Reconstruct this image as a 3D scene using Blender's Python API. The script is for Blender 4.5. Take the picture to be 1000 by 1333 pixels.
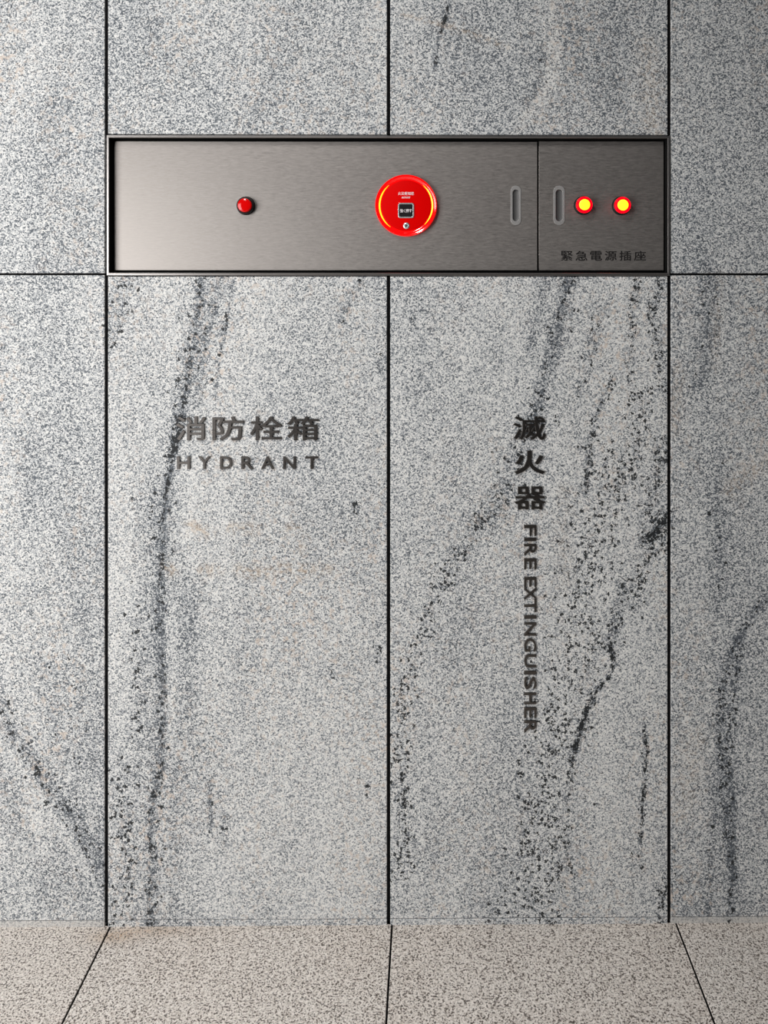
import bpy, bmesh, math, random
import numpy as np
from mathutils import Vector

for o in list(bpy.data.objects):
    bpy.data.objects.remove(o)
scene = bpy.context.scene
col = scene.collection
random.seed(7)

# ------------------------------------------------------------------ camera
F, CX, CY, YAW = 1050.0, 567.7, 372.0, math.radians(0.42)
D, H = 1.721, 1.3635
cam_d = bpy.data.cameras.new('camera')
cam = bpy.data.objects.new('camera', cam_d)
col.objects.link(cam)
cam.location = (0, -D, H)
cam.rotation_euler = (math.pi / 2, 0, -YAW)
cam_d.sensor_fit = 'VERTICAL'
cam_d.sensor_height = 36
cam_d.lens = F * 36 / 1333
cam_d.shift_x = (500 - CX) / 1333
cam_d.shift_y = (CY - 666.5) / 1333
scene.camera = cam

# ------------------------------------------------------------------ world, lights, exposure
world = bpy.data.worlds.new('world')
scene.world = world
world.use_nodes = True
bg = world.node_tree.nodes['Background']
bg.inputs[0].default_value = (0.95, 0.98, 1.0, 1)
bg.inputs[1].default_value = 0.06


def area(name, loc, target, sx, sy, power, color):
    l = bpy.data.lights.new(name, 'AREA')
    l.shape = 'RECTANGLE'
    l.size, l.size_y = sx, sy
    l.energy = power
    l.color = color
    o = bpy.data.objects.new(name, l)
    col.objects.link(o)
    o.location = loc
    d = Vector(target) - Vector(loc)
    o.rotation_euler = d.to_track_quat('-Z', 'Y').to_euler()
    return o


area('side_opening_light', (-1.95, -1.9, 1.05), (0.0, 0, 0.7), 1.3, 1.9, 56, (1.0, 0.995, 0.985))
area('ceiling_panel_light', (-0.66, -1.45, 2.75), (-0.95, -1.40, 0.0), 0.90, 0.25, 31, (1.0, 0.99, 0.97))

vs = scene.view_settings
vs.view_transform = 'Standard'
vs.look = 'None'
vs.gamma = 1
vs.exposure = 0.07
vs.use_curve_mapping = False


# ------------------------------------------------------------------ measuring helper: a photo point on the plane y = Y
def P(px, py, Y=0.0):
    u, v = (px - CX) / F, -(py - CY) / F
    wx = u * math.cos(YAW) + math.sin(YAW)
    wy = math.cos(YAW) - u * math.sin(YAW)
    t = (Y + D) / wy
    return wx * t, H + v * t


# ------------------------------------------------------------------ node helpers and materials
def new_mat(name):
    m = bpy.data.materials.new(name)
    m.use_nodes = True
    nt = m.node_tree
    return m, nt, nt.nodes['Principled BSDF']


class NT:
    def __init__(s, nt):
        s.nt = nt

    def n(s, t, **kw):
        nd = s.nt.nodes.new(t)
        for k, v in kw.items():
            setattr(nd, k, v)
        return nd

    def link(s, a, b):
        s.nt.links.new(a, b)

    def put(s, v, sock):
        if isinstance(v, bpy.types.NodeSocket):
            s.link(v, sock)
        elif isinstance(v, (tuple, list)) and sock.type == 'RGBA' and len(v) == 3:
            sock.default_value = (*v, 1)
        else:
            sock.default_value = v

    def math(s, op, a, b=0.0, c=None, clamp=False):
        nd = s.n('ShaderNodeMath', operation=op)
        nd.use_clamp = clamp
        s.put(a, nd.inputs[0])
        s.put(b, nd.inputs[1])
        if c is not None:
            s.put(c, nd.inputs[2])
        return nd.outputs[0]

    def rng(s, v, a, b, c=0.0, d=1.0):
        nd = s.n('ShaderNodeMapRange')
        s.put(v, nd.inputs[0])
        for i, x in enumerate((a, b, c, d)):
            s.put(x, nd.inputs[i + 1])
        return nd.outputs[0]

    def mix(s, f, a, b):
        nd = s.n('ShaderNodeMix', data_type='RGBA')
        s.put(f, nd.inputs[0])
        s.put(a, nd.inputs[6])
        s.put(b, nd.inputs[7])
        return nd.outputs[2]

    def noise(s, vec, scale, detail=2.0, rough=0.5, dist=0.0):
        nd = s.n('ShaderNodeTexNoise')
        s.put(vec, nd.inputs['Vector'])
        nd.inputs['Scale'].default_value = scale
        nd.inputs['Detail'].default_value = detail
        nd.inputs['Roughness'].default_value = rough
        nd.inputs['Distortion'].default_value = dist
        return nd.outputs[0]

    def coords(s, offset_by_object=True, scale=(1, 1, 1), rot=(0, 0, 0)):
        tc = s.n('ShaderNodeTexCoord')
        v = tc.outputs['Object']
        if offset_by_object:
            oi = s.n('ShaderNodeObjectInfo')
            m = s.math('MULTIPLY', oi.outputs['Random'], 37.0)
            cx = s.n('ShaderNodeCombineXYZ')
            for i in range(3):
                s.link(m, cx.inputs[i])
            ad = s.n('ShaderNodeVectorMath', operation='ADD')
            s.link(v, ad.inputs[0])
            s.link(cx.outputs[0], ad.inputs[1])
            v = ad.outputs[0]
        mp = s.n('ShaderNodeMapping')
        s.link(v, mp.inputs[0])
        mp.inputs['Scale'].default_value = scale
        mp.inputs['Rotation'].default_value = rot
        return mp.outputs[0]


def granite(name, light, mid, dark, warm):
    m, nt, b = new_mat(name)
    g = NT(nt)
    v = g.coords()
    at = g.n('ShaderNodeAttribute', attribute_name='vein')
    sp = g.n('ShaderNodeSeparateColor')
    g.link(at.outputs['Color'], sp.inputs[0])
    vd, vb, vp = sp.outputs[0], sp.outputs[1], sp.outputs[2]
    vs_ = at.outputs['Alpha']
    # crystals
    n1 = g.noise(v, 370, 1.5, 0.6)
    vor = g.n('ShaderNodeTexVoronoi')
    g.link(v, vor.inputs['Vector'])
    vor.inputs['Scale'].default_value = 380
    sv = g.n('ShaderNodeSeparateColor')
    g.link(vor.outputs['Color'], sv.inputs[0])
    # soft long bands in the stone
    bands = g.noise(g.coords(scale=(3.4, 3.4, 0.8), rot=(0, 0.16, 0)), 1.6, 3.0, 0.55, 0.6)
    tone = g.math('ADD', g.math('MULTIPLY', n1, 0.60), g.math('MULTIPLY', sv.outputs[0], 0.40))
    tone = g.math('ADD', tone, g.math('MULTIPLY', g.math('SUBTRACT', bands, 0.5), 0.19))
    tone = g.math('SUBTRACT', tone, g.math('MULTIPLY', vb, 0.19))
    tone = g.math('ADD', tone, g.math('MULTIPLY', vp, 0.10))
    ramp = g.n('ShaderNodeValToRGB')
    g.link(tone, ramp.inputs[0])
    e = ramp.color_ramp.elements
    e[0].position, e[0].color = 0.30, (*dark, 1)
    e[1].position, e[1].color = 0.66, (*light, 1)
    x = ramp.color_ramp.elements.new(0.45)
    x.color = (*mid, 1)
    c = ramp.outputs[0]
    # warm feldspar grains
    wn = g.noise(v, 90, 2.0, 0.6)
    wl = g.noise(g.coords(scale=(3, 3, 1.2)), 2.2, 2.0)
    wf = g.math('MULTIPLY', g.rng(wn, 0.54, 0.68), g.rng(wl, 0.42, 0.68))
    c = g.mix(g.math('MULTIPLY', wf, 0.75), c, warm)
    # old adhesive stains and beige seams
    stn = g.math('MULTIPLY', vs_, g.rng(g.noise(v, 120, 2.0), 0.40, 0.62))
    c = g.mix(stn, c, (0.42, 0.30, 0.19))
    # black mica flecks, dense along the veins
    fn = g.noise(v, 175, 2.0, 0.55, 0.3)
    vcore = g.math('MULTIPLY', g.math('SUBTRACT', vd, 0.36), 1.4, clamp=True)
    fl = g.rng(g.math('ADD', fn, g.math('MULTIPLY', g.math('MINIMUM', vcore, 0.62), 0.47)), 0.735, 0.77)
    nv = g.n('ShaderNodeTexNoise')
    g.link(v, nv.inputs['Vector'])
    nv.inputs['Scale'].default_value = 260
    nv.inputs['Detail'].default_value = 1.0
    wob = g.n('ShaderNodeVectorMath', operation='SCALE')
    g.link(nv.outputs['Color'], wob.inputs[0])
    wob.inputs['Scale'].default_value = 0.010
    wad = g.n('ShaderNodeVectorMath', operation='ADD')
    g.link(v, wad.inputs[0])
    g.link(wob.outputs[0], wad.inputs[1])
    v2 = g.n('ShaderNodeTexVoronoi')
    g.link(wad.outputs[0], v2.inputs['Vector'])
    v2.inputs['Scale'].default_value = 140
    s2 = g.n('ShaderNodeSeparateColor')
    g.link(v2.outputs['Color'], s2.inputs[0])
    pick = g.math('LESS_THAN', s2.outputs[0], g.math('MULTIPLY', vd, 0.85))
    size = g.math('MULTIPLY_ADD', s2.outputs[1], 0.30, 0.38)
    dot = g.rng(g.math('SUBTRACT', v2.outputs['Distance'], size), 0.06, -0.04)
    fl = g.math('MAXIMUM', fl, g.math('MULTIPLY', g.math('MULTIPLY', pick, dot), 0.97))
    c = g.mix(fl, c, (0.014, 0.016, 0.018))
    g.link(c, b.inputs['Base Color'])
    b.inputs['Roughness'].default_value = 0.62
    b.inputs['Specular IOR Level'].default_value = 0.3
    bp = g.n('ShaderNodeBump')
    bp.inputs['Strength'].default_value = 0.12
    bp.inputs['Distance'].default_value = 0.0015
    g.link(n1, bp.inputs['Height'])
    g.link(bp.outputs[0], b.inputs['Normal'])
    return m


def floor_stone():
    m, nt, b = new_mat('floor_granite')
    g = NT(nt)
    v = g.coords()
    at = g.n('ShaderNodeAttribute', attribute_name='vein')
    base = g.noise(v, 260, 2.0, 0.6)
    big = g.noise(v, 5.0, 3.0)
    c = g.mix(g.rng(base, 0.34, 0.60), (0.52, 0.465, 0.42), (0.90, 0.845, 0.795))
    c = g.mix(g.math('MULTIPLY', g.rng(big, 0.35, 0.7), 0.22), c, (0.70, 0.59, 0.51))
    stn = g.math('MULTIPLY', at.outputs['Alpha'], g.rng(base, 0.35, 0.6))
    c = g.mix(stn, c, (0.50, 0.31, 0.16))
    f1 = g.rng(g.noise(v, 275, 1.5, 0.5), 0.565, 0.605)
    f2 = g.rng(g.noise(v, 200, 2.0, 0.5), 0.615, 0.645)
    c = g.mix(g.math('MULTIPLY', f1, 0.85), c, (0.055, 0.036, 0.025))
    c = g.mix(g.math('MULTIPLY', f2, 0.8), c, (0.05, 0.04, 0.035))
    g.link(c, b.inputs['Base Color'])
    b.inputs['Roughness'].default_value = 0.6
    b.inputs['Specular IOR Level'].default_value = 0.25
    bp = g.n('ShaderNodeBump')
    bp.inputs['Strength'].default_value = 0.1
    bp.inputs['Distance'].default_value = 0.001
    g.link(base, bp.inputs['Height'])
    g.link(bp.outputs[0], b.inputs['Normal'])
    return m


def brushed(name, base, rough, aniso=0.4, streak=0.10):
    m, nt, b = new_mat(name)
    g = NT(nt)
    v1 = g.coords(False, scale=(60, 60, 420), rot=(0, -0.30, 0))
    n1 = g.noise(v1, 1.0, 3.0, 0.6, 0.8)
    n2 = g.noise(g.coords(False), 3.0, 2.0)
    k = g.math('ADD', 1.0, g.math('MULTIPLY', g.math('SUBTRACT', n1, 0.5), streak * 6))
    mx = g.n('ShaderNodeVectorMath', operation='SCALE')
    mx.inputs[0].default_value = base
    g.link(k, mx.inputs['Scale'])
    g.link(mx.outputs[0], b.inputs['Base Color'])
    b.inputs['Metallic'].default_value = 1.0
    r = g.math('ADD', rough, g.math('MULTIPLY', g.math('SUBTRACT', n1, 0.5), 0.22))
    r = g.math('ADD', r, g.math('MULTIPLY', g.math('SUBTRACT', n2, 0.5), 0.06))
    g.link(r, b.inputs['Roughness'])
    b.inputs['Anisotropic'].default_value = aniso
    bp = g.n('ShaderNodeBump')
    bp.inputs['Strength'].default_value = 0.08
    bp.inputs['Distance'].default_value = 0.0006
    g.link(n1, bp.inputs['Height'])
    g.link(bp.outputs[0], b.inputs['Normal'])
    return m


def plain(name, colr, rough=0.5, metal=0.0, emit=None, strength=0.0, spec=0.5, coat=0.0, var=0.06):
    m, nt, b = new_mat(name)
    g = NT(nt)
    n = g.noise(g.coords(), 60, 2.0)
    c = g.mix(n, tuple(x * (1 - var) for x in colr), tuple(min(1, x * (1 + var)) for x in colr))
    g.link(c, b.inputs['Base Color'])
    b.inputs['Roughness'].default_value = rough
    b.inputs['Metallic'].default_value = metal
    b.inputs['Specular IOR Level'].default_value = spec
    b.inputs['Coat Weight'].default_value = coat
    b.inputs['Coat Roughness'].default_value = 0.08
    if emit:
        b.inputs['Emission Color'].default_value = (*emit, 1)
        b.inputs['Emission Strength'].default_value = strength
    return m


M = {
    'granite': granite('grey_granite', (0.72, 0.71, 0.69), (0.40, 0.415, 0.43), (0.082, 0.094, 0.11), (0.58, 0.49, 0.42)),
    'plinth': granite('pale_plinth_granite', (0.58, 0.56, 0.53), (0.46, 0.45, 0.44), (0.26, 0.26, 0.26), (0.55, 0.48, 0.42)),
    'floor': floor_stone(),
    'backing': plain('dark_joint_backing', (0.005, 0.005, 0.0055), 0.9, spec=0.05),
    'door': brushed('brushed_titanium_steel', (0.31, 0.286, 0.27), 0.47),
    'pull': plain('satin_pull_steel', (0.40, 0.39, 0.385), 0.42, 0.55),
    'cup': plain('pull_cup_steel', (0.24, 0.235, 0.235), 0.45, 1.0),
    'trim': plain('trim_steel', (0.36, 0.34, 0.33), 0.30, 1.0),
    'lining': plain('black_lining', (0.006, 0.006, 0.006), 0.8, spec=0.1),
    'letter': brushed('bronze_letter_metal', (0.112, 0.103, 0.097), 0.31, 0.2, 0.04),
    'print': plain('black_print', (0.012, 0.011, 0.011), 0.6, spec=0.2),
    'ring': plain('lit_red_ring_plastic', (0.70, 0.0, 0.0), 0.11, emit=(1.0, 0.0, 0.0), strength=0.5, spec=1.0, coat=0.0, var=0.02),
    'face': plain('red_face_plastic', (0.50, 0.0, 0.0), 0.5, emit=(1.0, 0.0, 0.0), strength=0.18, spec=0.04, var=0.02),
    'arc': plain('yellow_glow_arc', (0.9, 0.5, 0.05), 0.3, emit=(1.0, 0.42, 0.01), strength=1.9),  # glow of the ring lamp in its groove, put in as emission
    'white': plain('white_print', (0.86, 0.80, 0.82), 0.5),
    'chrome': plain('pale_chrome', (0.75, 0.80, 0.80), 0.25, 0.8),
    'black': plain('black_plastic', (0.010, 0.009, 0.010), 0.35, spec=0.3),
    'bezel': plain('black_bezel_plastic', (0.009, 0.008, 0.009), 0.28, spec=0.4),
    'lens_off': plain('red_lens', (0.50, 0.0, 0.0), 0.12, emit=(1, 0, 0), strength=0.15, spec=0.4, coat=0.0, var=0.02),  # lamp is off; a faint red glow is put into its lens
    'lens_on': plain('lit_red_lens', (0.8, 0.0, 0.0), 0.3, spec=0.1, emit=(1.0, 0.0, 0.01), strength=1.5),
    'core': plain('lit_yellow_core', (0.9, 0.6, 0.05), 0.3, emit=(1.0, 0.55, 0.0), strength=1.7),
}


# ------------------------------------------------------------------ object helpers
def tag(o, label=None, cat=None, group=None, kind=None):
    if label:
        o['label'] = label
    if cat:
        o['category'] = cat
    if group:
        o['group'] = group
    if kind:
        o['kind'] = kind
    return o


def link(name, me, mat=None, parent=None, loc=(0, 0, 0), smooth=False):
    """loc is given in world metres; parents are never rotated or scaled"""
    o = bpy.data.objects.new(name, me)
    col.objects.link(o)
    base = Vector((0, 0, 0))
    if parent:
        o.parent = parent
        p = parent
        while p:
            base += Vector(p.location)
            p = p.parent
    o.location = Vector(loc) - base
    if me is not None:
        if mat:
            me.materials.clear()
            me.materials.append(mat)
        if smooth:
            me.polygons.foreach_set('use_smooth', [True] * len(me.polygons))
    return o


def empty(name, loc):
    o = bpy.data.objects.new(name, None)
    col.objects.link(o)
    o.empty_display_size = 0.05
    o.location = loc
    return o


def bm_mesh(name, bm):
    bmesh.ops.recalc_face_normals(bm, faces=bm.faces)
    me = bpy.data.meshes.new(name)
    bm.to_mesh(me)
    bm.free()
    return me


def box_mesh(name, x0, x1, y0, y1, z0, z1, bev=0.0):
    """box about its own centre; returns mesh and centre"""
    bm = bmesh.new()
    bmesh.ops.create_cube(bm, size=1)
    for v in bm.verts:
        v.co = Vector((v.co.x * (x1 - x0), v.co.y * (y1 - y0), v.co.z * (z1 - z0)))
    if bev:
        bmesh.ops.bevel(bm, geom=list(bm.edges), offset=bev, segments=2, affect='EDGES', profile=0.6)
    return bm_mesh(name, bm), ((x0 + x1) / 2, (y0 + y1) / 2, (z0 + z1) / 2)


def box(name, mat, x0, x1, y0, y1, z0, z1, parent=None, bev=0.0):
    me, c = box_mesh(name, x0, x1, y0, y1, z0, z1, bev)
    return link(name, me, mat, parent, c)


def lathe_mesh(name, prof, n=72):
    """profile of (radius, distance out of the wall); axis runs out of the wall (-y)"""
    bm = bmesh.new()
    rings = []
    for r, d in prof:
        if r <= 1e-6:
            rings.append([bm.verts.new((0, -d, 0))])
        else:
            rings.append([bm.verts.new((r * math.cos(2 * math.pi * i / n), -d, r * math.sin(2 * math.pi * i / n))) for i in range(n)])
    for a, b in zip(rings, rings[1:]):
        for i in range(n):
            j = (i + 1) % n
            if len(a) == 1 and len(b) == 1:
                continue
            if len(a) == 1:
                bm.faces.new((a[0], b[i], b[j]))
            elif len(b) == 1:
                bm.faces.new((a[i], b[0], a[j]))
            else:
                bm.faces.new((a[i], b[i], b[j], a[j]))
    return bm_mesh(name, bm)


def shade(o, angle=35):
    me = o.data
    me.polygons.foreach_set('use_smooth', [True] * len(me.polygons))
    if hasattr(me, 'set_sharp_from_angle'):
        me.set_sharp_from_angle(angle=math.radians(angle))
    return o


def stadium(w, h, n=14):
    r = w / 2
    pts = []
    for i in range(n + 1):
        a = math.pi * i / n
        pts.append((r * math.cos(a), h / 2 - r + r * math.sin(a)))
    for i in range(n + 1):
        a = math.pi + math.pi * i / n
        pts.append((r * math.cos(a), -(h / 2 - r) + r * math.sin(a)))
    return pts


def round_rect(w, h, r, n=6):
    pts = []
    for cx, cy, a0 in ((w/2-r, h/2-r, 0), (-w/2+r, h/2-r, 90), (-w/2+r, -h/2+r, 180), (w/2-r, -h/2+r, 270)):
        for i in range(n + 1):
            a = math.radians(a0 + 90 * i / n)
            pts.append((cx + r * math.cos(a), cy + r * math.sin(a)))
    return pts


def plate_mesh(name, loops, thick, bev=0.0):
    """flat plate from closed 2D loops (holes allowed), front face at y=0, going back to +thick"""
    cu = bpy.data.curves.new(name, 'CURVE')
    cu.dimensions = '2D'
    cu.fill_mode = 'BOTH'
    for lp in loops:
        s = cu.splines.new('POLY')
        s.points.add(len(lp) - 1)
        for p, (x, z) in zip(s.points, lp):
            p.co = (x, z, 0, 1)
        s.use_cyclic_u = True
    cu.extrude = max(1e-5, thick / 2 - bev)
    cu.bevel_depth = bev
    cu.bevel_resolution = 1
    cu.offset = -bev
    o = bpy.data.objects.new(name, cu)
    col.objects.link(o)
    dg = bpy.context.evaluated_depsgraph_get()
    me = bpy.data.meshes.new_from_object(o.evaluated_get(dg))
    bpy.data.objects.remove(o)
    bpy.data.curves.remove(cu)
    bm = bmesh.new()
    bm.from_mesh(me)
    bpy.data.meshes.remove(me)
    bmesh.ops.remove_doubles(bm, verts=bm.verts, dist=1e-6)
    for v in bm.verts:
        x, z, t = v.co
        v.co = Vector((x, thick / 2 - t, z))
    return bm_mesh(name, bm)


glyph_cache = {}


def glyph_mesh(ch, w, h, depth, bold, bev=0.0, turn=False, shear=0.0):
    """one character fitted to w x h, standing out of the wall by depth; turn = rotated a quarter clockwise"""
    cu = bpy.data.curves.new('glyph', 'FONT')
    cu.body = ch
    cu.size = 1
    cu.resolution_u = 3
    cu.offset = bold - bev
    cu.extrude = 0.05
    cu.bevel_depth = bev
    cu.bevel_resolution = 0
    o = bpy.data.objects.new('glyph', cu)
    col.objects.link(o)
    dg = bpy.context.evaluated_depsgraph_get()
    me = bpy.data.meshes.new_from_object(o.evaluated_get(dg))
    bpy.data.objects.remove(o)
    bpy.data.curves.remove(cu)
    n = len(me.vertices)
    a = np.empty(n * 3)
    me.vertices.foreach_get('co', a)
    a = a.reshape(-1, 3)
    if shear:
        a[:, 0] += shear * a[:, 1]
    if turn:
        a = np.stack([a[:, 1], -a[:, 0], a[:, 2]], 1)
    lo, hi = a.min(0), a.max(0)
    q = (a - (lo + hi) / 2) / np.maximum(hi - lo, 1e-6)
    out = np.stack([q[:, 0] * w, -(q[:, 2] + 0.5) * depth, q[:, 1] * h], 1)
    me.vertices.foreach_set('co', out.ravel())
    me.update()
    bm = bmesh.new()
    bm.from_mesh(me)
    bpy.data.meshes.remove(me)
    bmesh.ops.remove_doubles(bm, verts=bm.verts, dist=1e-6)
    return bm_mesh('glyph', bm)


def glyph(name, ch, x0, x1, y0, y1, Y, depth, bold, mat, parent, bev=0.0, turn=False, shear=0.0):
    """a character filling the photo box x0..x1, y0..y1 on the plane y = Y"""
    ax, az = P(x0, y0, Y)
    bx, bz = P(x1, y1, Y)
    me = glyph_mesh(ch, bx - ax, az - bz, depth, bold, bev, turn, shear)
    return link(name, me, mat, parent, ((ax + bx) / 2, Y, (az + bz) / 2))


# ------------------------------------------------------------------ veins of the stone, as they run across the wall (photo points on y = 0)
# (points, half width, dark flecks, blue-grey band, pale band, stain)
VEINS = [
    # hydrant door: the long dark vein
    ([(266,340),(258,410),(245,490),(238,540),(230,575),(222,612),(215,660),(210,740),(208,800),(210,860),(211,930),(211,985),(206,1020),(198,1055),(196,1100),(199,1140),(195,1210)], 6, .60, .95, 0, 0),
    ([(262,340),(250,420),(238,500),(228,560)], 14, .12, .45, 0, 0),
    ([(232,545),(229,570),(224,590)], 6, 1.25, .8, 0, 0),
    ([(222,612),(217,640),(213,660)], 4, .95, .5, 0, 0),
    ([(290,340),(276,410),(264,465),(258,520)], 9, .1, .75, 0, 0),
    ([(304,365),(292,430),(284,480),(280,520)], 3, .25, .8, 0, 0),
    ([(293,430),(297,415)], 3, .6, .9, 0, 0),
    ([(168,350),(156,395),(146,450)], 10, .35, .6, 0, 0),
    ([(470,365),(455,392),(446,415)], 5, .25, .6, 0, 0),
    ([(274,1015),(274,1050),(276,1080)], 3, .45, .9, 0, 0),
    ([(292,1060),(289,1110)], 4, .2, .6, 0, 0),
    ([(178,790),(177,860),(178,930)], 7, .42, .1, 0, 0),
    ([(165,1000),(158,1060),(165,1120),(158,1190)], 16, .40, .2, 0, 0),
    ([(246,760),(242,880),(240,1000)], 18, 0, .45, 0, 0),
    ([(208,640),(200,740),(196,860),(196,980),(186,1060),(182,1190)], 24, .1, .40, 0, 0),
    ([(228,1020),(226,1110),(222,1200)], 16, 0, .35, 0, 0),
    ([(224,800),(226,960)], 6, 0, 0, .8, 0),
    ([(258,600),(248,700)], 10, 0, 0, .5, 0),
    ([(495,470),(496,482)], 5, .5, .6, 0, 0), ([(463,655),(460,668)], 4, .7, .6, 0, 0), ([(492,846),(491,858)], 4, .7, .6, 0, 0),
    ([(478,1020),(480,1035)], 3, .6, .6, 0, 0), ([(430,870),(432,880)], 4, .4, .5, 0, 0),
    # adhesive marks of removed lettering
    ([(250,686),(272,692)], 8, 0, 0, 0, .55), ([(300,688),(336,690)], 7, 0, 0, 0, .45), ([(378,688),(388,690)], 7, 0, 0, 0, .4),
    ([(390,712),(394,716)], 6, 0, 0, 0, .35), ([(216,736),(226,744)], 7, 0, 0, 0, .5), ([(262,742),(285,742)], 7, 0, 0, 0, .4),
    ([(312,742),(352,745)], 8, 0, 0, 0, .45), ([(366,740),(400,742)], 8, 0, 0, 0, .5), ([(412,742),(428,742)], 7, 0, 0, 0, .4),
    ([(290,560),(290,545)], 3, 0, 0, 0, .3), ([(330,536),(345,537)], 3, 0, 0, 0, .3),
    # extinguisher door
    ([(744,340),(734,400),(720,455),(704,510),(694,560)], 12, .30, .85, 0, 0),
    ([(744,340),(732,410),(716,470)], 5, .35, .6, 0, 0),
    ([(712,350),(700,410),(686,460)], 7, .05, .75, 0, 0),
    ([(690,560),(668,600),(654,650),(640,680)], 18, .15, .45, 0, 0),
    ([(782,400),(772,440),(762,490),(756,510)], 10, .1, .55, 0, 0),
    ([(800,490),(788,520),(774,548),(768,580),(764,640)], 5, .62, .7, 0, 0),
    ([(830,360),(824,400),(822,450),(818,500)], 5, .55, .4, 0, 0),
    ([(858,370),(850,400),(856,440),(862,490),(868,520)], 8, .52, .5, 0, 0),
    ([(848,400),(850,404)], 5, .9, .6, 0, 0),
    ([(830,520),(836,560),(820,600),(800,640)], 18, .48, .2, 0, 0),
    ([(862,580),(856,620),(846,660),(850,690)], 11, .60, .35, 0, 0),
    ([(868,672),(858,688),(846,700)], 11, .95, .8, 0, 0),
    ([(866,710),(846,722),(836,745),(826,790)], 10, .52, .3, 0, 0),
    ([(800,600),(780,680),(766,740),(755,800),(745,860),(730,920),(722,970),(712,1030),(708,1080),(690,1140),(676,1200)], 30, .40, .05, .15, 0),
    ([(770,730),(758,790),(748,850),(732,920),(722,980)], 20, .50, .05, .2, 0),
    ([(720,940),(716,1000),(714,1060),(716,1120),(706,1190)], 22, .48, .05, .15, 0),
    ([(812,760),(806,800),(794,840)], 9, .35, .8, 0, 0),
    ([(794,842),(801,858),(793,880),(778,900),(764,922),(756,950),(748,978)], 5, .98, .9, 0, 0),
    ([(748,970),(745,990)], 6, 1.0, .6, 0, 0),
    ([(744,990),(740,1030),(738,1090),(742,1140)], 5, .62, .3, 0, 0),
    ([(786,820),(770,850),(756,890)], 16, .50, .15, 0, 0),
    ([(662,640),(640,668),(615,690),(602,718),(588,742),(566,780),(556,820),(540,850),(526,900),(520,950),(518,1000),(526,1050),(526,1100),(522,1140)], 11, .46, .15, .15, 0),
    ([(642,660),(616,690),(602,716),(590,735)], 8, .60, .2, 0, 0),
    ([(524,1000),(526,1040),(529,1088)], 5, .75, .2, 0, 0),
    ([(522,1110),(523,1125)], 4, .8, 0, 0, 0),
    ([(838,945),(842,985),(838,1025),(836,1060),(834,1095)], 3.5, .85, .6, 0, 0),
    ([(834,1100),(832,1140)], 6, .4, .1, 0, 0),
    ([(870,1140),(864,1165),(858,1200)], 7, .72, .4, 0, 0),
    ([(538,418),(539,424)], 4, .8, .6, 0, 0), ([(722,544),(726,552)], 5, .6, .1, 0, 0),
    ([(648,1180),(642,1200)], 12, .5, .1, 0, 0), ([(690,1170),(720,1195)], 10, .5, .1, 0, 0),
    ([(580,560),(565,600),(545,680)], 5, 0, 0, .8, .1), ([(612,440),(596,500)], 6, 0, 0, .6, 0),
    ([(734,640),(732,700),(738,760)], 10, 0, .3, 0, .18),
    ([(600,800),(590,850)], 20, 0, .3, 0, 0), ([(590,1060),(570,1120)], 24, 0, .3, 0, 0),
    # wall slab right of the doors
    ([(1000,778),(984,792),(966,822),(950,852),(942,890),(938,950),(939,1000),(943,1060),(950,1110),(955,1140)], 6, .50, .62, 0, 0),
    ([(966,822),(962,860),(956,900),(949,950),(946,1010),(950,1070)], 6, .50, .55, 0, 0),
    ([(952,1000),(956,1060),(953,1130),(950,1200)], 4, .3, .8, 0, 0),
    ([(928,1020),(926,1120),(924,1190)], 7, .1, .45, 0, 0),
    ([(925,360),(922,420),(916,500)], 12, .1, .6, 0, 0),
    ([(935,600),(938,700),(930,790)], 12, .05, .45, 0, 0),
    ([(1000,600),(965,620),(950,640)], 10, 0, 0, .1, .30), ([(905,960),(890,1060)], 14, 0, 0, .1, .22), ([(936,360),(932,480)], 7, 0, 0, .2, .2),
    ([(884,480),(878,560)], 8, 0, 0, 0, .25),
    # wall slab left of the doors
    ([(-20,900),(10,945),(35,980),(55,1012),(72,1040),(92,1062),(112,1092),(136,1135)], 14, .22, .65, 0, 0),
    ([(14,955),(18,962)], 4, 1.0, .5, 0, 0), ([(45,995),(52,1008)], 4, .9, .5, 0, 0), ([(60,1024),(66,1034)], 4, .85, .5, 0, 0), ([(82,1046),(92,1056)], 4, .95, .5, 0, 0),
    ([(0,968),(30,1000),(60,1050),(90,1090),(120,1140)], 6, 0, 0, .8, 0),
    ([(-10,1000),(30,1090),(60,1160)], 20, 0, .3, 0, 0), ([(124,790),(126,870)], 5, 0, 0, .7, 0), ([(40,1060),(56,1110)], 7, 0, 0, .7, 0),
    ([(36,580),(44,650)], 22, 0, .3, 0, 0), ([(70,880),(110,980)], 26, .05, .3, 0, 0),
    # slabs above
    ([(583,8),(581,22),(578,32)], 4, .95, .9, 0, 0), ([(576,34),(570,60),(565,90)], 3, .4, .8, 0, 0),
    ([(718,-40),(722,30),(722,70),(714,110),(696,140),(668,176)], 9, 0, 0, .9, .10),
    ([(706,70),(704,110),(690,130)], 8, .05, .6, 0, 0),
    ([(842,60),(848,110),(852,172)], 14, 0, 0, .3, .28),
    ([(525,18),(560,28),(610,42),(660,62)], 4, 0, 0, .2, .38),
    ([(740,20),(745,90)], 16, 0, .35, 0, 0), ([(600,40),(620,110)], 26, 0, .25, 0, 0), ([(800,10),(790,130)], 24, 0, .3, 0, 0),
    ([(180,10),(230,90),(240,170)], 30, 0, .3, 0, 0), ([(390,0),(360,90),(330,170)], 26, 0, .3, 0, 0), ([(60,150),(40,260),(60,350)], 30, 0, .25, 0, 0),
]
RNG = np.random.default_rng(11)


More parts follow.
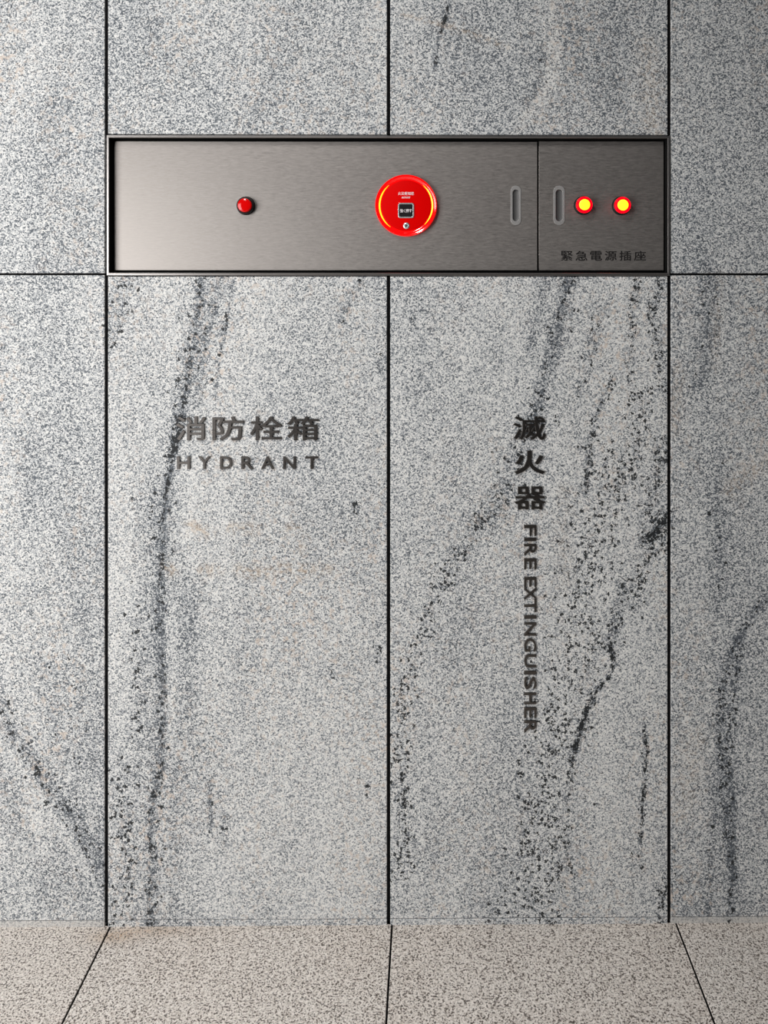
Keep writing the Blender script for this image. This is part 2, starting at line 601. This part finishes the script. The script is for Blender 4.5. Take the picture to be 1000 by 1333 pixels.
def smooth_noise(x, z, freq, seed):
    r = np.random.default_rng(seed)
    out = np.zeros_like(x)
    for k in range(7):
        a = r.uniform(0, 2 * np.pi)
        f = freq * r.uniform(0.5, 1.7)
        out += np.sin(2 * np.pi * f * (x * np.cos(a) + z * np.sin(a)) + r.uniform(0, 6.28))
    return out / 7


VEIN_M = [([P(*p) for p in pts], w * D / F, a, b, c, d) for pts, w, a, b, c, d in VEINS]


def vein_field(X, Z):
    """X, Z world metres on the wall -> Nx4"""
    out = np.zeros((len(X), 4))
    dx = smooth_noise(X, Z, 14, 1) * 0.006 + smooth_noise(X, Z, 45, 2) * 0.003
    dz = smooth_noise(X, Z, 14, 3) * 0.006
    mod = 0.85 + 0.55 * smooth_noise(X, Z, 30, 4)
    for pts, w, a, b, c, d in VEIN_M:
        xs = [p[0] for p in pts]
        zs = [p[1] for p in pts]
        m = w * 3.2
        sel = np.where((X > min(xs) - m) & (X < max(xs) + m) & (Z > min(zs) - m) & (Z < max(zs) + m))[0]
        if not len(sel):
            continue
        k = min(1.0, w / 0.016)
        x, z = X[sel] + dx[sel] * k, Z[sel] + dz[sel] * k
        best = np.full(len(sel), 9.0)
        for (x0, z0), (x1, z1) in zip(pts, pts[1:]):
            ux, uz = x1 - x0, z1 - z0
            L = ux * ux + uz * uz + 1e-12
            t = np.clip(((x - x0) * ux + (z - z0) * uz) / L, 0, 1)
            best = np.minimum(best, np.hypot(x - x0 - t * ux, z - z0 - t * uz))
        g = np.exp(-(best / w) ** 2)
        mm = np.clip(mod[sel], 0.3, 1.4)
        for ch, s in enumerate((a, b, c, d)):
            if s:
                q = g * s * (mm if ch < 3 else 1)
                out[sel, ch] = np.maximum(out[sel, ch], q) if ch in (0, 3) else np.minimum(1.1, out[sel, ch] + q * 0.9)
    return out


def slab(name, x0, x1, z0, z1, mat, parent, step=0.004, thick=0.028, y=0.0, cham=0.0012, tone=0.0):
    """stone slab: front face at y, chamfered and slightly uneven arrises, vein attribute on every vertex"""
    w, h = x1 - x0, z1 - z0
    nx, nz = max(2, int(w / step)), max(2, int(h / step))
    gx = np.linspace(x0 + cham, x1 - cham, nx + 1)
    gz = np.linspace(z0 + cham, z1 - cham, nz + 1)
    GX, GZ = np.meshgrid(gx, gz)
    X, Z = GX.ravel(), GZ.ravel()
    n = len(X)
    idx = np.arange(n).reshape(nz + 1, nx + 1)
    per = list(idx[0, :]) + list(idx[1:, -1]) + list(idx[-1, ::-1][1:]) + list(idx[1:-1, 0][::-1])
    per = np.array(per)
    # arris wear
    PX, PZ = X[per].copy(), Z[per].copy()
    ox = np.where(PX < x0 + 2 * cham, -1.0, np.where(PX > x1 - 2 * cham, 1.0, 0.0))
    oz = np.where(PZ < z0 + 2 * cham, -1.0, np.where(PZ > z1 - 2 * cham, 1.0, 0.0))
    wear = RNG.uniform(-0.0003, 0.0004, len(per))
    X[per] -= ox * wear
    Z[per] -= oz * wear
    ring1 = np.stack([PX + ox * cham, np.full(len(per), y + cham), PZ + oz * cham], 1)
    ring2 = ring1.copy()
    ring2[:, 1] = y + thick
    V = np.concatenate([np.stack([X, np.full(n, y), Z], 1), ring1, ring2])
    F_ = [tuple(q) for q in np.stack([idx[:-1, :-1].ravel(), idx[:-1, 1:].ravel(), idx[1:, 1:].ravel(), idx[1:, :-1].ravel()], 1).tolist()]
    k = len(per)
    for i in range(k):
        j = (i + 1) % k
        F_.append((int(per[j]), int(per[i]), n + i, n + j))
        F_.append((n + j, n + i, n + k + i, n + k + j))
    F_.append(tuple(range(n + k, n + 2 * k)))
    c = np.array([(x0 + x1) / 2, y + thick / 2, (z0 + z1) / 2])
    fld = vein_field(V[:, 0], V[:, 2]).astype(np.float32)
    fld[:, 1] += tone
    me = bpy.data.meshes.new(name)
    me.from_pydata((V - c).tolist(), [], F_)
    ca = me.color_attributes.new('vein', 'FLOAT_COLOR', 'POINT')
    ca.data.foreach_set('color', fld.ravel())
    me.update()
    return link(name, me, mat, parent, tuple(c))


# ------------------------------------------------------------------ layout of the wall in metres
XJ = [P(138.3, 780)[0], P(506.0, 780)[0], P(871.5, 780)[0]]          # joints left, middle, right of the doors
PITCH = XJ[1] - XJ[0]
GAP = 0.0072
Z_PL = P(506, 1196.5)[1]                                              # top of the plinth strip
Z_DT = P(506, 359.8)[1]                                               # top of the doors
Z_ROW = P(60, 357.0)[1]                                               # joint between the slab rows at the sides
Z_FT = P(506, 175.2)[1]                                               # underside of the slabs above the steel box
Z_TOP = 2.80
g2 = GAP / 2

# ------------------------------------------------------------------ floor
XF = [P(143.5, 1205)[0], P(510.5, 1204)[0], P(880.5, 1202)[0]]
XF = [XF[0] - 0.6, XF[0], XF[1], XF[2], XF[2] + 0.6]
floor = tag(box('floor', M['backing'], XF[0] - 0.6, XF[-1] + 0.6, -2.8, 0.12, -0.08, -0.022), kind='structure')
fe = [XF[0] - 0.6] + XF + [XF[-1] + 0.6]
fy = [0.003, -1.2, -2.4]


def floor_tile(x0, x1, y0, y1):
    step = 0.012 if y1 > -0.5 and x1 > -1.1 and x0 < 1.0 else 0.1
    w, l, t, c = x1 - x0, y1 - y0, 0.022, 0.0008
    nx, ny = max(1, int(w / step)), max(1, int(l / step))
    bm = bmesh.new()
    bmesh.ops.create_grid(bm, x_segments=nx, y_segments=ny, size=0.5)
    for v in bm.verts:
        v.co = Vector((v.co.x * (w - 2 * c), v.co.y * (l - 2 * c), 0))
    be = [e for e in bm.edges if e.is_boundary]
    r = bmesh.ops.extrude_edge_only(bm, edges=be)
    nv = [v for v in r['geom'] if isinstance(v, bmesh.types.BMVert)]
    for v in nv:
        v.co.x *= w / (w - 2 * c)
        v.co.y *= l / (l - 2 * c)
        v.co.z = -c
    be = [e for e in bm.edges if e.is_boundary]
    r = bmesh.ops.extrude_edge_only(bm, edges=be)
    for v in [v for v in r['geom'] if isinstance(v, bmesh.types.BMVert)]:
        v.co.z = -t
    bmesh.ops.recalc_face_normals(bm, faces=bm.faces)
    me = bpy.data.meshes.new('floor_tile')
    bm.to_mesh(me)
    bm.free()
    cx, cy = (x0 + x1) / 2, (y0 + y1) / 2
    n = len(me.vertices)
    co = np.empty(n * 3)
    me.vertices.foreach_get('co', co)
    co = co.reshape(-1, 3)
    X, Y = co[:, 0] + cx, co[:, 1] + cy
    fld = np.zeros((n, 4), np.float32)
    for sx, sy, rx, ry, s in ((-0.66, -0.025, 0.05, 0.018, 0.8), (-0.60, -0.012, 0.10, 0.014, 0.55), (-0.30, -0.003, 0.15, 0.006, 0.3), (0.5, -0.004, 0.2, 0.006, 0.3)):
        fld[:, 3] = np.maximum(fld[:, 3], s * np.exp(-((X - sx) / rx) ** 2 - ((Y - sy) / ry) ** 2))
    ca = me.color_attributes.new('vein', 'FLOAT_COLOR', 'POINT')
    ca.data.foreach_set('color', fld.ravel())
    if me.polygons and me.polygons[0].normal.z < 0 and me.polygons[0].center.z > -1e-6:
        me.flip_normals()
    return link('floor_tile', me, M['floor'], floor, (cx, cy, 0))


for a, b in zip(fe, fe[1:]):
    for c, d in zip(fy, fy[1:]):
        floor_tile(a + 0.002, b - 0.002, d + 0.002, c - (0.002 if c < -0.1 else 0))

for x in fe[1:-1]:  # black strips added in the tile joints to keep them dark
    box('joint_dark_strip', M['backing'], x - 0.0018, x + 0.0018, -2.4, -0.001, -0.022, -0.0022, floor)
box('joint_dark_strip', M['backing'], fe[0], fe[-1], -1.2018, -1.1982, -0.022, -0.0024, floor)

# ------------------------------------------------------------------ wall and its slabs
wl, wr = XJ[0] - 2 * PITCH, XJ[2] + 2 * PITCH
wall = tag(box('wall_back', M['backing'], wl, wr, 0.030, 0.13, -0.02, Z_TOP), kind='structure')
edges = [wl, XJ[0] - PITCH, XJ[0], XJ[1], XJ[2], XJ[2] + PITCH, wr]
for i, (a, b) in enumerate(zip(edges, edges[1:])):
    near = 1 <= i <= 4
    if i in (2, 3):
        slab('stone_panel', a + g2, b - g2, Z_FT, Z_TOP, M['granite'], wall, 0.0045, tone=0.16 if i == 2 else 0.26)
        slab('plinth_strip', a + g2, b - g2, -0.0015, Z_PL - 0.0007, M['granite'], wall, 0.005)
    else:
        gl, gr = (g2 if i != 4 else 0.0036), (g2 if i != 1 else 0.0036)
        slab('stone_panel', a + gl, b - gr, Z_PL + 0.0007, Z_ROW - 0.0022, M['granite'], wall, 0.0045 if near else 0.04, tone=0.19 if i < 2 else 0.25)
        slab('stone_panel', a + gl, b - (gr if i != 1 else 0.0036), Z_ROW + 0.0022, Z_TOP, M['granite'], wall, 0.0045 if near else 0.04, tone=0.20 if i < 2 else 0.32)
        slab('plinth_strip', a + gl, b - gr, -0.0015, Z_PL - 0.0007, M['plinth'], wall, 0.02)


# black strips added in the open joints, standing in for their shade
def dark_strip(x0, x1, z0, z1):
    box('joint_dark_strip', M['backing'], x0, x1, 0.0035, 0.030, z0, z1, wall)


for i, x in enumerate(edges[1:-1]):
    q = g2 - 0.0004
    if i == 2:
        dark_strip(x - q, x + q, 0.006, Z_DT)
        dark_strip(x - q, x + q, Z_FT, Z_TOP)
    else:
        dark_strip(x - q, x + q, 0.006, Z_ROW - 0.003)
        dark_strip(x - q, x + q, Z_FT if i in (1, 3) else Z_ROW + 0.003, Z_TOP)
for a, b in ((wl, XJ[0] - g2), (XJ[2] + g2, wr)):
    dark_strip(a, b, Z_ROW - 0.0019, Z_ROW + 0.0019)

# ------------------------------------------------------------------ hydrant cabinet
DEPTH = 0.0042
hyd = tag(empty('hydrant_cabinet', ((XJ[0] + XJ[1]) / 2, 0, 0)),
          'tall grey granite cabinet door with raised metal characters over the word HYDRANT', 'cabinet')
hd = slab('door', XJ[0] + g2, XJ[1] - g2, Z_PL + 0.0007, Z_DT, M['granite'], hyd, 0.004)
for ch, x0, x1 in (('消', 229.5, 268.6), ('防', 277.0, 318.2), ('栓', 326.0, 367.6), ('箱', 374.0, 414.8)):
    glyph('raised_character', ch, x0, x1, 541.8, 572.9, 0, DEPTH, 0.012, M['letter'], hd, bev=0.006)
for ch, x0, x1 in (('H', 231, 248), ('Y', 258.6, 274.6), ('D', 287, 302.8), ('R', 314.6, 330.4), ('A', 340.2, 357.4), ('N', 369, 385.2), ('T', 398, 414.4)):
    glyph('raised_letter', ch, x0, x1, 593.8, 610.2, 0, DEPTH, 0.015, M['letter'], hd, bev=0.006)

# ------------------------------------------------------------------ fire extinguisher cabinet
ext = tag(empty('fire_extinguisher_cabinet', ((XJ[1] + XJ[2]) / 2, 0, 0)),
          'tall veined granite cabinet door with vertical black lettering reading FIRE EXTINGUISHER', 'cabinet')
ed = slab('door', XJ[1] + g2, XJ[2] - g2, Z_PL + 0.0007, Z_DT, M['granite'], ext, 0.004)
for ch, x0, x1, y0, y1 in (('滅', 667.8, 710.2, 541.4, 572.4), ('火', 669.3, 709.6, 586.3, 617.2), ('器', 669.6, 710.2, 633.0, 662.8)):
    glyph('raised_character', ch, x0, x1, y0, y1, 0, DEPTH, 0.026 if ch == '火' else 0.013, M['letter'], ed, bev=0.006)
FE = [('F', 682.8, 697.0), ('I', 699.6, 703.8), ('R', 707.6, 722.6), ('E', 726.3, 740.6), ('E', 750.6, 763.6), ('X', 763.8, 780.2), ('T', 779.6, 796.0),
      ('I', 800.2, 804.6), ('N', 809.6, 826.6), ('G', 830.2, 847.4), ('U', 851.2, 868.0), ('I', 872.6, 877.0), ('S', 880.6, 896.4),
      ('H', 901.0, 915.6), ('E', 920.0, 933.6), ('R', 937.0, 952.7)]
for ch, y0, y1 in FE:
    glyph('raised_letter', ch, 682.2, 697.8, y0, y1, 0, DEPTH, 0.007, M['letter'], ed, bev=0.005, turn=True)

# ------------------------------------------------------------------ steel equipment box above the doors
YD = 0.0135                                  # front of its two doors
YT = -0.005                                  # front of the trim
bx0, bz1 = P(138.2, 175.6, YT)
bx1, bz0 = P(873.0, 358.6, YT)
eq = tag(empty('equipment_box', ((bx0 + bx1) / 2, 0, bz0)),
         'long brushed steel box recessed above the stone doors, with two flush covers', 'cabinet')
box('back_plate', M['lining'], bx0 + 0.003, bx1 - 0.003, 0.024, 0.028, bz0 + 0.003, bz1 - 0.003, eq)


def frame_ring(name, x0, x1, z0, z1, wd, y0, y1, mat, parent, ch=0.0006):
    """rectangular frame of width wd between y0 (front) and y1, with mitred chamfers"""
    bm = bmesh.new()
    prof = [(0, y1), (0, y0 + ch), (ch, y0), (wd - ch, y0), (wd, y0 + ch), (wd, y1)]
    loops = []
    cx, cz = (x0 + x1) / 2, (z0 + z1) / 2
    for t, y in prof:
        loops.append([bm.verts.new((sx - cx, y, sz - cz)) for sx, sz in ((x0 + t, z0 + t), (x1 - t, z0 + t), (x1 - t, z1 - t), (x0 + t, z1 - t))])
    for i in range(len(loops)):
        a, b = loops[i], loops[(i + 1) % len(loops)]
        for k in range(4):
            bm.faces.new((a[k], a[(k + 1) % 4], b[(k + 1) % 4], b[k]))
    return link(name, bm_mesh(name, bm), mat, parent, (cx, 0, cz))


frame_ring('outer_trim', bx0, bx1, bz0, bz1, 0.0036, -0.003, 0.024, M['trim'], eq, 0.0008)
frame_ring('inner_trim', bx0 + 0.0032, bx1 - 0.0032, bz0 + 0.0032, bz1 - 0.0032, 0.0024, -0.005, 0.004, M['trim'], eq, 0.0007)
frame_ring('recess_lining', bx0 + 0.0036, bx1 - 0.0036, bz0 + 0.0036, bz1 - 0.0036, 0.0022, -0.0035, 0.024, M['lining'], eq, 0.0003)


def pull(cx, cz, w, h, parent):
    """recessed pull: flange ring and a sunk cup, set in the hole of the cover"""
    iw, ih = w * 0.62, h * 0.80
    fl = link('pull_handle', plate_mesh('pull_handle', [stadium(w, h), stadium(iw, ih)], 0.0016, 0.0004), M['pull'], parent, (cx, YD - 0.0011, cz))
    bm = bmesh.new()
    A = [bm.verts.new((x, 0.0, z)) for x, z in stadium(iw, ih)]
    B = [bm.verts.new((x * 0.94, 0.0036, z * 0.985)) for x, z in stadium(iw, ih)]
    C = [bm.verts.new((x * 0.5, 0.0042, z * 0.90)) for x, z in stadium(iw, ih)]
    n = len(A)
    for L0, L1 in ((A, B), (B, C)):
        for i in range(n):
            bm.faces.new((L0[i], L0[(i + 1) % n], L1[(i + 1) % n], L1[i]))
    bm.faces.new(C)
    me = bm_mesh('pull_cup', bm)
    o = link('pull_cup', me, M['cup'], parent, (cx, YD - 0.0008, cz))
    shade(o, 50)
    return fl


def cover(px0, px1, py0, py1, hole):
    ax, az = P(px0, py0, YD)
    bx, bz = P(px1, py1, YD)
    cx, cz = (ax + bx) / 2, (az + bz) / 2
    w, h = bx - ax, az - bz
    hx0, hz0 = P(hole[0], hole[2], YD)
    hx1, hz1 = P(hole[1], hole[3], YD)
    hx, hz, hw, hh = (hx0 + hx1) / 2, (hz0 + hz1) / 2, hx1 - hx0, hz0 - hz1
    rect = [(-w/2, -h/2), (w/2, -h/2), (w/2, h/2), (-w/2, h/2)]
    st = [(x + hx - cx, z + hz - cz) for x, z in stadium(hw * 0.78, hh * 0.9)]
    d = link('cover_door', plate_mesh('cover_door', [rect, st], 0.004, 0.0006), M['door'], eq, (cx, YD, cz))
    pull(hx, hz, hw, hh, d)
    return d


c1 = cover(149.0, 699.6, 183.8, 352.0, (664.9, 678.5, 241.6, 293.2))
c2 = cover(701.6, 864.2, 183.8, 352.0, (720.7, 735.4, 241.6, 293.2))
c1['label'] = 'wide brushed steel cover with a slot pull'
c2['label'] = 'small brushed steel cover with black characters'
for i, ch in enumerate('緊急電源插座'):
    x0 = 730.2 + i * 19.05
    glyph('printed_character', ch, x0, x0 + 15.6, 326.6, 339.4, YD, 0.0004, 0.012, M['print'], c2)


# ------------------------------------------------------------------ indicator lamps
def indicator(px, py, lit, label, group=None):
    x, z = P(px, py, YD)
    t = empty('indicator_lamp', (x, YD, z))
    tag(t, label, 'indicator light', group)
    bez = lathe_mesh('bezel', [(0, 0), (0.0200, 0), (0.0200, 0.0022), (0.0192, 0.0032), (0.0184, 0.0040), (0.0180, 0.0110), (0.0172, 0.0122), (0.0160, 0.0122), (0.0156, 0.0100), (0, 0.0100)], 48)
    shade(link('bezel', bez, M['bezel'], t, (x, YD, z)))
    if lit:
        lens = lathe_mesh('lens', [(0.0154, 0.0100), (0.0172, 0.0126), (0.0176, 0.0160), (0.0168, 0.0180), (0.0150, 0.0192), (0.0118, 0.0196), (0.0116, 0.0190), (0, 0.0190)], 48)
        lo = shade(link('lens', lens, M['lens_on'], t, (x, YD, z)))
        core = lathe_mesh('core', [(0.0116, 0.0188), (0.0116, 0.0198), (0.0098, 0.0206), (0.006, 0.0211), (0, 0.0213)], 40)
        shade(link('bright_core', core, M['core'], lo, (x, YD, z)))
    else:
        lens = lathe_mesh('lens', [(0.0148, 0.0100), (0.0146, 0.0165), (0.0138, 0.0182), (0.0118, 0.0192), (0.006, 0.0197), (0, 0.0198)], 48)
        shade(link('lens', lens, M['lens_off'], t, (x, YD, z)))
    return t


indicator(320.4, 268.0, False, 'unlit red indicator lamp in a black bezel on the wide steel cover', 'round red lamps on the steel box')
indicator(759.0, 267.6, True, 'glowing yellow-red indicator lamp beside the slot pull of the small cover', 'round red lamps on the steel box')
indicator(808.4, 268.0, True, 'glowing yellow-red indicator lamp, second from the slot pull of the small cover', 'round red lamps on the steel box')

# ------------------------------------------------------------------ fire alarm call point
cxp, czp = P(528.8, 268.0, YD)
k = D / F                                    # metres per photo pixel on the wall
cp = tag(empty('fire_alarm_call_point', (cxp, YD, czp)),
         'round red fire alarm call point with black push square on the steel cover', 'fire alarm')
RO = 40.4 * k
ring = lathe_mesh('lamp_ring', [(0, 0), (RO, 0), (RO, 0.006), (RO * 0.995, 0.0098), (RO * 0.988, 0.0106), (RO * 0.982, 0.0108), (RO * 0.972, 0.01062), (RO * 0.955, 0.01028), (RO * 0.938, 0.00993), (RO * 0.921, 0.00957),
                                (RO * 0.910, 0.0090), (RO * 0.87, 0.0066), (RO * 0.84, 0.0062), (RO * 0.80, 0.0062), (0, 0.0062)], 240)
ro = shade(link('lamp_ring', ring, M['ring'], cp, (cxp, YD, czp)), 40)
face = lathe_mesh('face_plate', [(0, 0.0062), (RO * 0.812, 0.0062), (RO * 0.812, 0.0085), (RO * 0.80, 0.0096), (RO * 0.77, 0.0102), (0, 0.0108)], 96)
fo = shade(link('face_plate', face, M['face'], cp, (cxp, YD, czp)), 40)


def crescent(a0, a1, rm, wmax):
    """ring light in the groove, put in as glowing strip, tapering to both ends"""
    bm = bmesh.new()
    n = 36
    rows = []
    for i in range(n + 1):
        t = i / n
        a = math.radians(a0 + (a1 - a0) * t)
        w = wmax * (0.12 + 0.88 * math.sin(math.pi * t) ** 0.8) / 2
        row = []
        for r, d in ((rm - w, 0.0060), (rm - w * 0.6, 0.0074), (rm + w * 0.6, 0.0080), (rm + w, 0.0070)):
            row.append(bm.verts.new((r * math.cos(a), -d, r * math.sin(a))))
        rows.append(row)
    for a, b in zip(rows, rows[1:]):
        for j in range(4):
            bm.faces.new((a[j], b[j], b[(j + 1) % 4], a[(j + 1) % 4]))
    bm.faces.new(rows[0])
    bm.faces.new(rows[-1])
    o = link('glow_arc', bm_mesh('glow_arc', bm), M['arc'], ro, (cxp, YD, czp))
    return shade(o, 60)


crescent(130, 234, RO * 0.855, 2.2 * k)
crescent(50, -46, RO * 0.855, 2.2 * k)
YFACE = YD - 0.0107
for i, ch in enumerate('火災報知機'):
    x0 = 518.2 + i * 4.25
    glyph('printed_character', ch, x0, x0 + 3.9, 249.8, 254.0, YFACE, 0.0003, 0.010, M['white'], fo)
for i, ch in enumerate('NOHMI'):
    x0 = 523.0 + i * 2.4
    glyph('printed_letter', ch, x0, x0 + (2.3 if ch != 'I' else 1.4), 255.9, 258.3, YFACE, 0.0003, 0.02, M['white'], fo, shear=0.3)
lx0, lz = P(517.5, 260.5, YFACE)
lx1, _ = P(536.5, 260.5, YFACE)
box('moulded_line', M['face'], lx0, lx1, YFACE - 0.0007, YFACE + 0.0003, lz - 0.0005, lz + 0.0005, fo)

sx, sz = P(528.7, 274.1, YFACE)
sw, sh = 21.0 * k, 19.8 * k
pf = link('button_surround', plate_mesh('button_surround', [round_rect(sw, sh, 3.2 * k), round_rect(sw - 4.4 * k * 0.8, sh - 4.4 * k * 0.8, 2.0 * k)], 0.0036, 0.0005), M['chrome'], cp, (sx, YFACE - 0.0026, sz))
pb = link('push_button', plate_mesh('push_button', [round_rect(sw - 3.4 * k, sh - 3.4 * k, 2.0 * k)], 0.003, 0.0003), M['black'], cp, (sx, YFACE - 0.0016, sz))
for ch, x0, x1, y0, y1 in (('強', 520.9, 524.7, 272.0, 276.6), ('く', 525.5, 527.6, 272.2, 276.6), ('押', 528.4, 532.4, 272.0, 277.0), ('す', 533.0, 536.2, 272.0, 276.4)):
    glyph('printed_character', ch, x0, x1, y0, y1, YFACE - 0.0016, 0.0003, 0.008, M['white'], pb)
scx, scz = P(529.0, 293.9, YFACE)
sc = shade(link('screw', lathe_mesh('screw', [(0.0068, 0), (0.0068, 0.0010), (0.0060, 0.0018), (0.0045, 0.0022), (0.0042, 0.0016), (0, 0.0016)], 32), M['chrome'], cp, (scx, YFACE, scz)))
bmk = bmesh.new()
for a in (math.radians(20), math.radians(110)):
    r = bmesh.ops.create_cube(bmk, size=1)['verts']
    for v in r:
        x, y, z = v.co.x * 0.0062, v.co.y * 0.0003, v.co.z * 0.0012
        v.co = Vector((x * math.cos(a) - z * math.sin(a), y, x * math.sin(a) + z * math.cos(a)))
link('screw_slot', bm_mesh('screw_slot', bmk), M['black'], sc, (scx, YFACE - 0.0017, scz))
